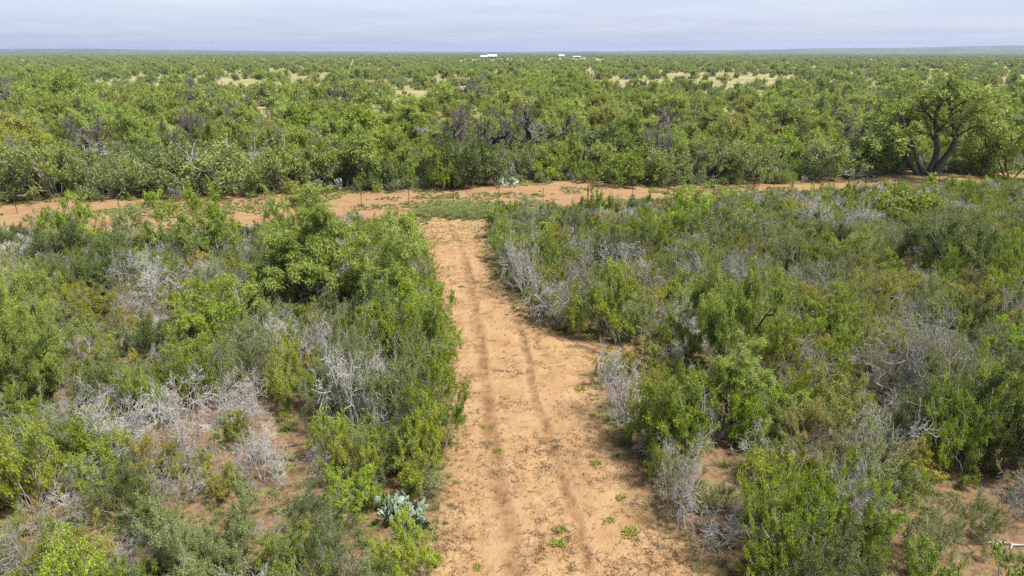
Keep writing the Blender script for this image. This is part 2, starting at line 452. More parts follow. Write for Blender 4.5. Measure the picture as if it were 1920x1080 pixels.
SPEC = {
    # near and middle-distance forms; lengths in metres
    "green": dict(stems=9, tilt=(0.15, 1.1), base=0.25, len=1.5, wob=0.19, up=(0.04, 0.04, 0.0), r=0.016,
                  kids=[dict(n=6, ang=50, len=0.55), dict(n=5, ang=55, len=0.52, seg=3)], leaf=(0.052, 0.027), count=14500, droop=0.0, spread=0.03, bare=0.16, wood="grey"),
    "olive": dict(stems=11, tilt=(0.2, 1.0), base=0.3, len=1.35, wob=0.17, up=(0.04, 0.05, 0.02), r=0.015,
                  kids=[dict(n=6, ang=42, len=0.6), dict(n=6, ang=50, len=0.55, seg=3)], leaf=(0.044, 0.022), count=12500, droop=0.0, spread=0.03, bare=0.4, wood="grey"),
    "yellow": dict(stems=9, tilt=(0.2, 0.9), base=0.25, len=1.25, wob=0.14, up=(0.04, 0.05, 0.02), r=0.013,
                   kids=[dict(n=5, ang=40, len=0.6), dict(n=6, ang=48, len=0.55, seg=3)], leaf=(0.048, 0.023), count=11500, droop=0.0, spread=0.03, bare=0.2, wood="grey"),
    "dark": dict(stems=9, tilt=(0.15, 0.95), base=0.3, len=1.5, wob=0.12, up=(0.03, 0.04, 0.0), r=0.02,
                 kids=[dict(n=6, ang=45, len=0.58), dict(n=6, ang=50, len=0.55, seg=3)], leaf=(0.052, 0.03), count=16500, droop=0.0, spread=0.04, bare=0.08, wood="grey"),
    "pale": dict(stems=12, tilt=(0.1, 1.05), base=0.4, len=1.5, wob=0.1, up=(0.0, 0.03, 0.02), r=0.016,
                 kids=[dict(n=6, ang=38, len=0.55), dict(n=6, ang=42, len=0.5, seg=3)], leaf=(0.056, 0.022), count=36000, droop=0.12, spread=0.04, bare=0.08, wood="grey"),
    "mesquite": dict(stems=4, tilt=(0.25, 0.8), base=0.18, len=2.9, wob=0.2, up=(0.07, 0.03, 0.0, -0.04), r=0.055, seg=8,
                     kids=[dict(n=7, ang=50, len=0.55, seg=5, t0=0.22), dict(n=5, ang=45, len=0.55), dict(n=5, ang=45, len=0.55, seg=3)],
                     leaf=(0.115, 0.02), count=38000, droop=0.5, spread=0.05, bare=0.12, wood="dark"),
    "big": dict(stems=5, tilt=(0.25, 1.05), base=0.35, len=6.2, wob=0.16, up=(0.06, 0.03, 0.0, -0.03), r=0.2, seg=9,
                kids=[dict(n=7, ang=46, len=0.5, seg=5, t0=0.4), dict(n=6, ang=45, len=0.5), dict(n=5, ang=45, len=0.5, seg=3)],
                leaf=(0.24, 0.075), count=15000, droop=0.3, spread=0.12, bare=0.2, wood="dark"),
    "dead": dict(stems=9, tilt=(0.15, 1.15), base=0.25, len=1.3, wob=0.2, up=(0.0, 0.0, -0.02, -0.03), r=0.0165,
                 kids=[dict(n=6, ang=42, len=0.6, r=0.62), dict(n=6, ang=48, len=0.58, seg=3, r=0.62), dict(n=3, ang=45, len=0.6, seg=2, r=0.7)], wood="dead"),
    "bare": dict(stems=2, tilt=(0.1, 0.5), base=0.12, len=3.2, wob=0.24, up=(0.06, 0.03, 0.02, 0.0), r=0.15, seg=8,
                 kids=[dict(n=7, ang=50, len=0.5, seg=6, t0=0.3), dict(n=6, ang=50, len=0.5, r=0.5), dict(n=5, ang=48, len=0.5, seg=3, r=0.5)], wood="dark"),
}
WOODS = {"grey": WOOD_GREY, "dead": WOOD_DEAD, "dark": WOOD_DARK}

def build_forms(kind, n, seed, lod):
    """n mesh pairs (wood, foliage) of a kind; lod 0 near, 1 middle distance, 2 far"""
    sp = dict(SPEC[kind])
    forms = []
    for i in range(n):
        rng = np.random.default_rng(seed * 1000 + i * 17 + lod * 311)
        if lod == 2:
            sp["kids"] = SPEC[kind]["kids"][:2]
        lines = skeleton(rng, sp)
        allp = np.concatenate([l[0] for l in lines])
        h = np.percentile(allp[:, 2], 98); w = 2 * np.percentile(np.hypot(allp[:, 0], allp[:, 1]), 94)
        top = max(l[3] for l in lines)
        rmin = (0.0042, 0.012, 0.03)[lod] * (0.9 if kind == "dead" and lod == 0 else 1.0)
        wood_lines = lines if lod == 0 else [l for l in lines if l[3] < max(2, top) or kind in ("dead", "bare")]
        parts = {}
        if kind in ("dead", "bare"):
            cut = 2
            names = ("stems", "twigs") if kind == "dead" else ("trunk", "twigs")
            sub = {names[0]: [l for l in wood_lines if l[3] < cut], names[1]: [l for l in wood_lines if l[3] >= cut]}
            if lod == 2:
                sub = {names[0]: wood_lines}
            for nm, ls in sub.items():
                V, Fc = tubes(ls, 4 if nm == "trunk" else 3, rmin)
                me = mesh_from(f"{kind}_{nm}", V, Fc, 4, None, True)
                me.materials.append(WOOD_DEAD if kind == "dead" else (WOOD_TWIG if nm == "twigs" else WOOD_DARK))
                parts[nm] = me
        else:
            V, Fc = tubes(wood_lines, 4 if kind in ("mesquite", "big") else 3, rmin)
            me = mesh_from(f"{kind}_wood", V, Fc, 4, None, True)
            me.materials.append(WOODS[sp["wood"]])
            parts["trunk" if kind in ("mesquite", "big") else "stems"] = me
            size = np.array(sp["leaf"]) * (1.0, 2.2, 5.4)[lod]
            if kind == "mesquite" and lod:
                size = np.array((0.15, 0.055)) * (1.0, 2.2)[lod - 1] * 1.1
            cnt = int(sp["count"] * (1.0, 0.33, 0.062)[lod])
            V, Fc, tone = leaves(rng, lines, cnt, size, sp["droop"], sp["spread"] * (1, 1.6, 2.5)[lod], sp["bare"], len(sp["kids"]) - (1 if len(sp["kids"]) > 2 else 0) if lod < 2 else 1)
            me = mesh_from(f"{kind}_leaves", V, Fc, 4, {"tone": ("FACE", tone)})
            me.materials.append(LEAF["mesquite" if kind == "big" else kind])
            parts["crown" if kind in ("mesquite", "big") else "foliage"] = me
        forms.append((parts, h, w))
    return forms

NVAR = {"green": 7, "olive": 7, "yellow": 4, "dark": 4, "pale": 2, "mesquite": 5, "dead": 8, "bare": 5}
FORMS = {(k, lod): build_forms(k, n if lod == 0 else max(2, n - 1), 3 + j, lod) for j, (k, n) in enumerate(NVAR.items()) for lod in (0, 1)}

FORMS[("big", 0)] = build_forms("big", 1, 61, 0)

NAMES = {"green": "thorn_bush", "olive": "brush_bush", "yellow": "yellow_bush", "dark": "evergreen_bush", "pale": "feathery_bush",
         "mesquite": "mesquite_tree", "dead": "dead_bush", "bare": "bare_tree"}
CATS = {"green": "bush", "olive": "bush", "yellow": "bush", "dark": "bush", "pale": "bush", "mesquite": "tree", "dead": "dead bush", "bare": "dead tree"}
rng = np.random.default_rng(77)
PLANTS = []        # dicts: x, y, r, h, kind, tint

def add_plant(x, y, w, h, kind, tint=(1, 1, 1)):
    PLANTS.append(dict(x=x, y=y, w=w, h=h, kind=kind, tint=tint))

# ---- plants read off the photograph: (column, row of the foot, row of the top, width in pixels, kind, tint)
LIME, SAGE = (1.2, 1.24, 0.9), (0.95, 0.95, 1.35)
SEEN = [
    (600, 590, 378, 270, "mesquite"), (715, 605, 415, 190, "mesquite"), (545, 560, 420, 170, "mesquite"), (525, 480, 375, 150, "mesquite"), (25, 665, 470, 230, "mesquite"), (90, 760, 600, 190, "mesquite"),
    (165, 470, 372, 110, "green", LIME), (95, 458, 378, 110, "olive"), (110, 500, 425, 130, "dark"), (400, 490, 352, 170, "green"), (250, 457, 388, 90, "olive"),
    (300, 590, 492, 130, "dead"), (215, 545, 455, 130, "dark"), (355, 600, 535, 110, "green"), (440, 645, 520, 150, "green"), (250, 560, 480, 100, "dead"),
    (480, 545, 450, 120, "olive"), (410, 560, 470, 110, "dead"), (560, 620, 560, 80, "green"), (590, 700, 600, 70, "dead"), (655, 720, 590, 80, "olive"),
    (800, 665, 530, 105, "green", LIME), (745, 695, 540, 120, "green"), (690, 655, 540, 110, "dark"), (805, 760, 630, 100, "green"), (770, 825, 645, 120, "olive"),
    (700, 800, 665, 110, "olive"), (630, 790, 645, 120, "olive", SAGE), (690, 825, 660, 80, "dead"), (815, 850, 720, 90, "green"), (800, 905, 780, 110, "green"), (745, 880, 770, 110, "green"),
    (660, 965, 878, 115, "green", LIME), (782, 1095, 985, 105, "green", LIME), (800, 925, 885, 90, "olive"), (350, 800, 695, 170, "dead"), (255, 862, 745, 190, "dead"),
    (445, 790, 700, 130, "dead"), (370, 885, 760, 70, "dead"), (480, 872, 805, 110, "dead"), (490, 905, 825, 90, "dead"), (290, 905, 828, 90, "yellow"), (368, 912, 835, 80, "yellow"),
    (410, 935, 872, 70, "yellow"), (220, 885, 800, 110, "green"), (70, 955, 800, 190, "green"), (30, 825, 722, 110, "green"), (85, 945, 880, 60, "yellow"), (95, 1065, 935, 170, "dead"),
    (248, 1090, 985, 120, "dead"), (350, 1075, 965, 150, "pale"), (430, 1080, 955, 160, "pale"), (390, 1110, 1000, 150, "pale"), (190, 1085, 995, 90, "yellow"), (300, 1000, 905, 140, "olive"), (285, 1015, 945, 90, "dark"), (550, 1015, 892, 95, "olive", SAGE),
    (560, 1090, 1000, 110, "olive"), (505, 1015, 962, 80, "dead"), (605, 1065, 985, 95, "green"), (640, 1110, 985, 90, "olive", SAGE), (20, 1090, 995, 110, "olive"), (450, 832, 772, 70, "green"),
    (640, 892, 805, 110, "olive"), (715, 895, 820, 100, "olive"), (540, 762, 655, 110, "green"), (470, 705, 612, 130, "olive"), (600, 765, 690, 90, "green"), (520, 692, 600, 110, "dead"),
    (280, 685, 600, 120, "dark"), (300, 785, 690, 100, "green"), (220, 765, 665, 110, "olive"), (200, 705, 640, 80, "green"), (150, 695, 612, 130, "dead"), (90, 865, 765, 120, "olive"), (30, 795, 745, 80, "dead"),
    # right of the track
    (932, 447, 393, 64, "yellow", (0.75, 1.0, 0.9)), (1010, 432, 372, 80, "olive", SAGE), (1125, 412, 355, 55, "green"), (1062, 445, 380, 85, "olive"), (1000, 505, 422, 110, "green"),
    (990, 560, 452, 100, "dead"), (1060, 605, 480, 130, "dead"), (952, 502, 455, 60, "olive"), (1040, 600, 535, 90, "dead"), (1165, 640, 505, 150, "green"), (1200, 640, 560, 90, "olive"),
    (1150, 505, 430, 140, "dark"), (1150, 530, 452, 120, "dead"), (1190, 545, 462, 100, "dead"), (1220, 482, 400, 110, "green"), (1280, 455, 350, 140, "green", LIME), (1350, 465, 372, 130, "olive"),
    (1360, 705, 498, 185, "mesquite"), (1372, 790, 640, 180, "mesquite"), (1385, 825, 705, 110, "green", LIME), (1255, 655, 552, 100, "dead"), (1300, 655, 560, 90, "dead"),
    (1570, 705, 620, 95, "green", LIME), (1535, 725, 640, 120, "dead"), (1695, 745, 590, 210, "dead"), (1765, 765, 600, 170, "dead"), (1660, 760, 640, 130, "dead"), (1800, 525, 408, 150, "dark"), (1755, 505, 415, 140, "dark", (1.3, 1.2, 1.5)),
    (1640, 592, 505, 90, "yellow"), (1685, 585, 512, 80, "yellow"), (1820, 625, 540, 100, "yellow"), (1780, 545, 470, 55, "green", LIME), (1742, 592, 550, 65, "green", LIME), (1912, 522, 482, 70, "yellow"),
    (1720, 425, 352, 150, "green"), (1520, 432, 370, 80, "dead"), (1600, 445, 375, 80, "dead"), (1450, 482, 402, 130, "olive"), (1300, 862, 690, 150, "green"), (1150, 722, 663, 70, "green"),
    (1165, 805, 672, 110, "dead"), (1232, 835, 700, 110, "green"), (1262, 985, 835, 90, "dead"), (1215, 875, 835, 55, "green"), (1560, 835, 720, 140, "yellow", (0.8, 0.95, 1.3)), (1625, 872, 762, 100, "dead"),
    (1430, 1010, 860, 150, "green"), (1530, 1000, 850, 160, "green"), (1490, 1060, 900, 150, "green"), (1600, 1010, 862, 110, "dead"), (1770, 850, 700, 130, "dark"), (1850, 870, 690, 140, "dark"), (1800, 890, 740, 130, "green"), (1885, 860, 690, 150, "green"), (1765, 842, 790, 110, "green"), (1895, 965, 860, 90, "dead"), (1720, 1065, 955, 150, "olive"),
    (1640, 1020, 930, 120, "green"), (1480, 1120, 985, 110, "green"), (1500, 1090, 1000, 120, "dead"), (1350, 1025, 960, 150, "dead"), (1340, 825, 745, 90, "dead"), (1440, 825, 750, 110, "green"), (1800, 1010, 930, 110, "olive"),
    (1440, 600, 520, 120, "olive"), (1500, 560, 480, 120, "dead"), (1560, 600, 520, 110, "olive"), (1890, 640, 560, 90, "dead"), (1850, 700, 610, 110, "olive", SAGE), (1890, 780, 690, 90, "green"), (1600, 520, 430, 110, "green"),
    (1400, 560, 470, 110, "dead"), (1480, 660, 570, 120, "green"), (1620, 690, 600, 100, "yellow", (0.8, 0.95, 1.1)),
    # thicket behind the fence
    (30, 372, 300, 120, "olive"), (110, 370, 275, 150, "olive"), (200, 370, 300, 120, "olive", SAGE), (270, 366, 300, 110, "olive"), (360, 362, 265, 150, "olive"), (440, 360, 270, 150, "olive"), (530, 358, 262, 140, "olive"),
    (640, 354, 255, 170, "mesquite"), (730, 352, 300, 80, "dark"), (835, 351, 285, 75, "green"), (880, 350, 262, 100, "dark"), (590, 354, 290, 100, "olive"), (930, 345, 285, 90, "olive"),
    (197, 290, 192, 115, "bare"), (160, 312, 240, 120, "bare"), (485, 300, 242, 140, "bare"), (345, 205, 138, 80, "bare"), (985, 300, 185, 140, "bare"), (900, 295, 215, 120, "bare"), (842, 288, 205, 60, "bare"),
    (872, 205, 140, 90, "bare"), (660, 207, 162, 90, "bare"), (625, 203, 155, 40, "bare"), (1608, 285, 198, 110, "bare"), (20, 210, 140, 60, "bare"), (1255, 262, 205, 100, "bare"), (1655, 262, 205, 70, "bare"), (430, 360, 335, 60, "dead"),
    (1175, 348, 288, 120, "green"), (1080, 334, 286, 62, "green"), (1120, 305, 242, 115, "dark"), (1025, 334, 288, 80, "green", LIME), (1100, 343, 320, 45, "green"), (1480, 318, 250, 130, "green"), (1640, 318, 255, 120, "green"),
    (1828, 324, 288, 85, "green", LIME), (1895, 330, 228, 150, "mesquite"), (1735, 327, 148, 310, "mesquite"), (130, 215, 135, 120, "green", LIME), (1070, 195, 133, 120, "green"), (1240, 345, 280, 100, "olive"), (1320, 342, 275, 120, "olive"),
    (1400, 340, 268, 110, "olive"), (1560, 335, 270, 120, "olive"), (1340, 265, 205, 130, "mesquite"), (760, 280, 190, 150, "mesquite"), (690, 300, 215, 130, "green"), (560, 260, 190, 120, "green"), (1290, 300, 230, 120, "mesquite"),
    (1470, 260, 190, 150, "mesquite"), (1600, 332, 312, 80, "dead"), (980, 330, 270, 90, "olive"),
]
for it in SEEN:
    x, y = ground_at(it[0], it[1])
    h = max(0.35, height_for(y, it[2]))
    add_plant(x, y, max(0.4, span_for(y, it[3])), h, it[4], it[5] if len(it) > 5 else (1, 1, 1))
N_SEEN = len(PLANTS)

# bare patches between the bushes (column, row, radius in metres)
BARE = [(*ground_at(u, v), r) for u, v, r in [(515, 575, 1.0), (150, 690, 1.2), (200, 432, 4.0), (300, 432, 3.0), (535, 800, 1.3), (500, 900, 0.9), (500, 945, 0.9), (350, 832, 0.9), (1800, 880, 1.0),
        (1860, 985, 1.6), (1780, 1060, 1.4), (1880, 1050, 1.3), (1560, 1030, 0.5), (1330, 905, 0.5), (760, 960, 1.3), (230, 1060, 0.6), (20, 980, 0.6), (430, 1000, 0.4), (700, 1050, 0.7), (1130, 650, 1.2), (1190, 660, 1.2), (1290, 1040, 1.3), (392, 1110, 0.9)]]
PX = [p["x"] for p in PLANTS]; PY = [p["y"] for p in PLANTS]; PR = [p["w"] / 2 for p in PLANTS]
PD = [p["kind"] in ("dead", "bare") for p in PLANTS]

def free(x, y, r, k, dead=False):
    d = np.hypot(np.array(PX) - x, np.array(PY) - y)
    kk = np.where(np.array(PD) == dead, k, k * 0.62)
    return bool((d > kk * (np.array(PR) + r)).all())
def remember(x, y, w, h, kind, tint):
    add_plant(x, y, w, h, kind, tint); PX.append(x); PY.append(y); PR.append(w / 2); PD.append(kind in ("dead", "bare"))
def choose(tbl):
    ks = list(tbl); p = np.array([tbl[k] for k in ks]); return ks[rng.choice(len(ks), p=p / p.sum())]
def random_tint():
    v = float(np.clip(rng.normal(1.03, 0.13), 0.72, 1.4))
    return (v * float(np.clip(rng.normal(1.08, 0.08), 0.94, 1.3)), v, v * float(np.clip(rng.normal(1.05, 0.2), 0.7, 1.5)))

MIX_L = {"green": 0.30, "olive": 0.27, "dead": 0.24, "yellow": 0.07, "dark": 0.06, "mesquite": 0.04, "pale": 0.02}
MIX_R = {"green": 0.27, "olive": 0.31, "dead": 0.26, "yellow": 0.10, "dark": 0.05, "mesquite": 0.01}
n_near = 0
for _ in range(9000):
    y = math.sqrt(rng.uniform(9.5 ** 2, 60 ** 2)); x = rng.uniform(-1, 1) * (0.80 * y + 4)
    if y > y_near(x) - 0.6:
        continue
    kind = choose(MIX_L if x < 0 else MIX_R)
    w = {"mesquite": rng.uniform(2.8, 3.8), "dead": rng.uniform(1.0, 2.2), "yellow": rng.uniform(0.9, 1.7)}.get(kind, rng.uniform(1.0, 2.3))
    r = w / 2
    if x_left(y) - r * 0.85 < x < x_right(y) + r * 0.85:
        continue
    if any(math.hypot(x - bx, y - by) < br + r * 0.7 for bx, by, br in BARE) or not free(x, y, r, 0.46, kind == "dead"):
        continue
    h = w * {"mesquite": rng.uniform(0.75, 0.95), "dead": rng.uniform(0.55, 0.85), "green": rng.uniform(0.8, 1.15)}.get(kind, rng.uniform(0.65, 1.0))
    if y > y_near(x) - 11:
        w, h = w * 0.85, min(h, 1.35)
    remember(x, y, w, h, kind, random_tint()); n_near += 1
# low stragglers along the edge of the cleared strip and the track
for _ in range(260):
    x = rng.uniform(-44, 56); y = y_far(x) + rng.uniform(-0.6, 1.0)
    if abs(x) > 0.8 * y + 4 or not free(x, y, 0.4, 0.4):
        continue
    w = rng.uniform(0.7, 1.6)
    remember(x, y, w, w * rng.uniform(0.5, 0.9), choose({"green": 2, "olive": 4, "dead": 1.3, "yellow": 0.3}), random_tint())
# the bare trees and the big mesquite stand clear of what grows in front of them
OPEN_VIEW = []
for it in SEEN:
    if it[4] == "bare" or (it[4] == "mesquite" and it[3] > 280 and it[1] < 340):
        OPEN_VIEW.append((it[0], it[1] - 0.30 * (it[1] - it[2]), it[3] * (0.32 if it[4] == "bare" else 0.2), ground_at(it[0], it[1])[1]))
def clear_height(x, y, w, h):
    for u0, v0, hw, yb in OPEN_VIEW:
        if y < yb - 0.3:
            u, v = to_pixel(x, y)
            if abs(u - u0) < hw + F * w * 0.42 / y:
                h = min(h, max(0.3, height_for(y, v0)))
    return h
n_mid = 0
MIX_M = {"mesquite": 0.34, "olive": 0.27, "green": 0.19, "dark": 0.08, "dead": 0.07, "bare": 0.06, "yellow": 0.02}
cap = {"mesquite": 255, "olive": 285, "green": 280, "dark": 200, "dead": 280, "bare": 120, "yellow": 120}
have = lambda k: sum(1 for p in PLANTS if p["kind"] == k)
counts = {k: have(k) for k in NAMES}
for _ in range(14000):
    y = rng.uniform(54, 150); x = rng.uniform(-1, 1) * (0.80 * y + 5)
    kind = choose(MIX_M)
    if counts[kind] >= cap[kind]:
        continue
    w = {"mesquite": rng.uniform(3.2, 6.2), "bare": rng.uniform(2.4, 4.5), "dead": rng.uniform(1.4, 2.6), "dark": rng.uniform(2, 3.6)}.get(kind, rng.uniform(1.8, 3.8))
    if y < y_far(x) + w * 0.5 or not free(x, y, w / 2, 0.50 if y < 90 else 0.56):
        continue
    if y > 112 and vnoise(x, y, 16) < 0.25 + 0.15 * (y > 128):
        continue
    h = min(4.9, w * {"mesquite": rng.uniform(0.7, 0.95), "bare": rng.uniform(1.0, 1.4), "dead": rng.uniform(0.5, 0.8)}.get(kind, rng.uniform(0.7, 1.05)))
    hc = clear_height(x, y, w, h)
    if hc < 0.9 or (hc < h * 0.75 and kind in ("mesquite", "bare")):
        continue
    remember(x, y, w, hc, kind, random_tint()); counts[kind] += 1; n_mid += 1

for _ in range(5200):                                    # low growth under and between the thicket's trees
    y = rng.uniform(54, 112); x = rng.uniform(-1, 1) * (0.80 * y + 4)
    w = rng.uniform(1.1, 2.3)
    if y < y_far(x) + w * 0.3 or not free(x, y, w / 2, 0.3):
        continue
    hc = clear_height(x, y, w, w * rng.uniform(0.55, 0.85))
    if hc < 0.4:
        continue
    remember(x, y, w, hc, choose({"olive": 5, "green": 3.2, "dark": 1.2, "dead": 1.2, "yellow": 0.5}), random_tint())

def place(p, i):
    lod = 0 if p["y"] < 46 or (p["kind"] in ("mesquite", "bare") and p["w"] > 9) else 1
    forms = FORMS[(p["kind"], lod)] if p["w"] < 11 else FORMS[("big", 0)]
    parts, h, w = forms[i % len(forms)]
    sz, sxy = p["h"] / h, p["w"] / w
    sxy = min(max(sxy, sz * 0.45), sz * 2.2)
    root = bpy.data.objects.new(NAMES[p["kind"]], None)
    COL.objects.link(root)
    root.empty_display_size = 0.2
    root.location = (p["x"], p["y"], float(ground_z(p["x"], p["y"])) - 0.02)
    tip = 0.16 if p["kind"] not in ("mesquite", "bare") else 0.05
    root.rotation_euler = (rng.normal(0, tip), rng.normal(0, tip), rng.uniform(0, 6.283))
    root.scale = (sxy, sxy, sz)
    for nm, me in parts.items():
        c = bpy.data.objects.new(nm, me)
        COL.objects.link(c); c.parent = root
        wood = nm in ("stems", "trunk", "twigs")
        if nm == "twigs":
            c["kind"] = "stuff"
        g = float(rng.uniform(0.8, 1.15))
        if p["kind"] == "dead":
            g = float(rng.uniform(0.62, 1.2))
        c.color = (g, g * (0.9 + 0.1 * min(1, g)), g * (0.8 + 0.18 * min(1, g)), 1) if wood else (*p["tint"], 1)
    p["obj"] = root
    return root
def shown_size(p):
    u, v = to_pixel(p["x"], p["y"], p["h"] / 2)
    inside = -60 < u < 1980 and v < 1180
    return (p["w"] * p["h"]) / (p["x"] ** 2 + p["y"] ** 2) * (1.0 if inside else 0.01)
REST = []
SHOWN = []
for k in NAMES:
    ps = sorted((p for p in PLANTS if p["kind"] == k), key=lambda p: -shown_size(p))
    SHOWN += ps[:296]; REST += ps[296:]
PLANTS = SHOWN
for i, p in enumerate(PLANTS):
    place(p, i)
print("PLANTS", N_SEEN, n_near, n_mid, {k: have(k) for k in NAMES})

# ------------------------------------------------------------------ labels for the plants
LOOK = {"green": "bright green leafy thorn bush", "olive": "grey-green twiggy bush", "yellow": "yellowish bush", "dark": "dark green dense bush", "pale": "pale feathery round bush",
        "mesquite": "feathery light green mesquite tree", "dead": "silvery leafless dead bush", "bare": "dark-limbed bare tree"}
SHORT = {"green": "thorn bush", "olive": "grey-green bush", "yellow": "yellowish bush", "dark": "dark bush", "pale": "pale bush", "mesquite": "mesquite", "dead": "dead bush", "bare": "bare tree"}
ORD = ["", "second", "third", "fourth", "fifth", "sixth", "seventh", "eighth", "ninth", "tenth"]
def ordinal(i):
    if i < 10:
        return ORD[i]
    n = i + 1
    return f"{n}{'th' if 10 <= n % 100 <= 20 else {1: 'st', 2: 'nd', 3: 'rd'}.get(n % 10, 'th')}"
BANDS_N = [(905, "at photo bottom"), (790, "lower part of track"), (690, "middle of track"), (560, "upper part of track"), (0, "just before fence strip")]
BANDS_M = [(322, "front edge of thicket"), (270, "second row of thicket"), (225, "mid thicket"), (0, "back of thicket")]
COLS = ["far left", "left", "centre-left", "centre", "centre-right", "right", "far right"]
cells = {}
for p in PLANTS:
    u, v = to_pixel(p["x"], p["y"])
    if p["y"] < y_near(p["x"]) + 3:
        key = ("left" if p["x"] < (x_left(p["y"]) + x_right(p["y"])) / 2 else "right", next(t for lim, t in BANDS_N if v >= lim), p["kind"], True)
        p["sort"] = abs(p["x"])
    else:
        key = (COLS[min(6, max(0, int(u / 1920 * 7)))], next(t for lim, t in BANDS_M if v >= lim), p["kind"], False)
        p["sort"] = p["x"]
    cells.setdefault(key, []).append(p)
for (side, band, kind, near), ps in cells.items():
    ps.sort(key=lambda p: p["sort"])
    for i, p in enumerate(ps):
        size = "low" if p["h"] < 1.0 else ("tall" if p["h"] > 2.4 and kind not in ("mesquite", "bare") else "")
        if near:
            lab = f"{size} {LOOK[kind]}, {ordinal(i) or 'nearest'} {'out ' if i else ''}{side} of track, {band}"
            grp = "brush beside the dirt track"
        else:
            lab = f"{size} {LOOK[kind]}, {(ordinal(i) + ' from left') if i else 'leftmost'}, {side} {band}"
            grp = "brush in the thicket behind the fence"
        tag(p["obj"], " ".join(lab.split()), CATS[kind], grp)

# ------------------------------------------------------------------ geometry-node scatter for what nobody could count
SRC = bpy.data.collections.new("scatter_sources")
def scatter(name, pts, scales, rots, which, sources, label=None):
    me = bpy.data.meshes.new(name)
    me.vertices.add(len(pts)); me.vertices.foreach_set("co", np.asarray(pts, np.float32).ravel())
    a = me.attributes.new("size", "FLOAT_VECTOR", "POINT"); a.data.foreach_set("vector", np.asarray(scales, np.float32).ravel())
    a = me.attributes.new("spin", "FLOAT", "POINT"); a.data.foreach_set("value", np.asarray(rots, np.float32))
    a = me.attributes.new("which", "INT", "POINT"); a.data.foreach_set("value", np.asarray(which, np.int32))
    o = link(name, me)
    sub = bpy.data.collections.new(name + "_sources")
    for j, m in enumerate(sources):
        so = bpy.data.objects.new(f"{name}_form_{j:02d}", m)
        sub.objects.link(so)
    ng = bpy.data.node_groups.new(name + "_scatter", "GeometryNodeTree")
    ng.interface.new_socket("Geometry", in_out="INPUT", socket_type="NodeSocketGeometry")
    ng.interface.new_socket("Geometry", in_out="OUTPUT", socket_type="NodeSocketGeometry")
    N, L = ng.nodes, ng.links
    gi, go = N.new("NodeGroupInput"), N.new("NodeGroupOutput")
    ci = N.new("GeometryNodeCollectionInfo")
    ci.inputs["Collection"].default_value = sub
    ci.inputs["Separate Children"].default_value = True
    ci.inputs["Reset Children"].default_value = True
    iop = N.new("GeometryNodeInstanceOnPoints")
    iop.inputs["Pick Instance"].default_value = True
    def named(nm, typ):
        nd = N.new("GeometryNodeInputNamedAttribute"); nd.data_type = typ; nd.inputs["Name"].default_value = nm
        return nd.outputs["Attribute"]
    cb = N.new("ShaderNodeCombineXYZ"); L.new(named("spin", "FLOAT"), cb.inputs[2])
    L.new(gi.outputs[0], iop.inputs["Points"]); L.new(ci.outputs[0], iop.inputs["Instance"])
    L.new(named("which", "INT"), iop.inputs["Instance Index"])
    L.new(cb.outputs[0], iop.inputs["Rotation"]); L.new(named("size", "FLOAT_VECTOR"), iop.inputs["Scale"])
    L.new(iop.outputs[0], go.inputs[0])
    md = o.modifiers.new("scatter", "NODES"); md.node_group = ng
    tag(o, label, None, None, "stuff")
    return o

def joined(parts):
    """wood and leaves of a far form as one mesh with two materials"""
    ms = list(parts.values())
    vs, fs, tone, mi, base = [], [], [], [], 0
    for k, m in enumerate(ms):
        v = np.empty(len(m.vertices) * 3, np.float32); m.vertices.foreach_get("co", v)
        f = np.empty(len(m.loops), np.int32); m.loops.foreach_get("vertex_index", f)
        vs.append(v.reshape(-1, 3)); fs.append(f + base); base += len(m.vertices)
        n = len(m.polygons)
        t = np.full(n, 0.5, np.float32)
        if "tone" in m.attributes:
            m.attributes["tone"].data.foreach_get("value", t)
        tone.append(t); mi.append(np.full(n, k, np.int32))
    out = mesh_from("far_form", np.concatenate(vs), np.concatenate(fs), 4, {"tone": ("FACE", np.concatenate(tone))})
    for m in ms:
        out.materials.append(m.materials[0])
    out.polygons.foreach_set("material_index", np.concatenate(mi))
    return out

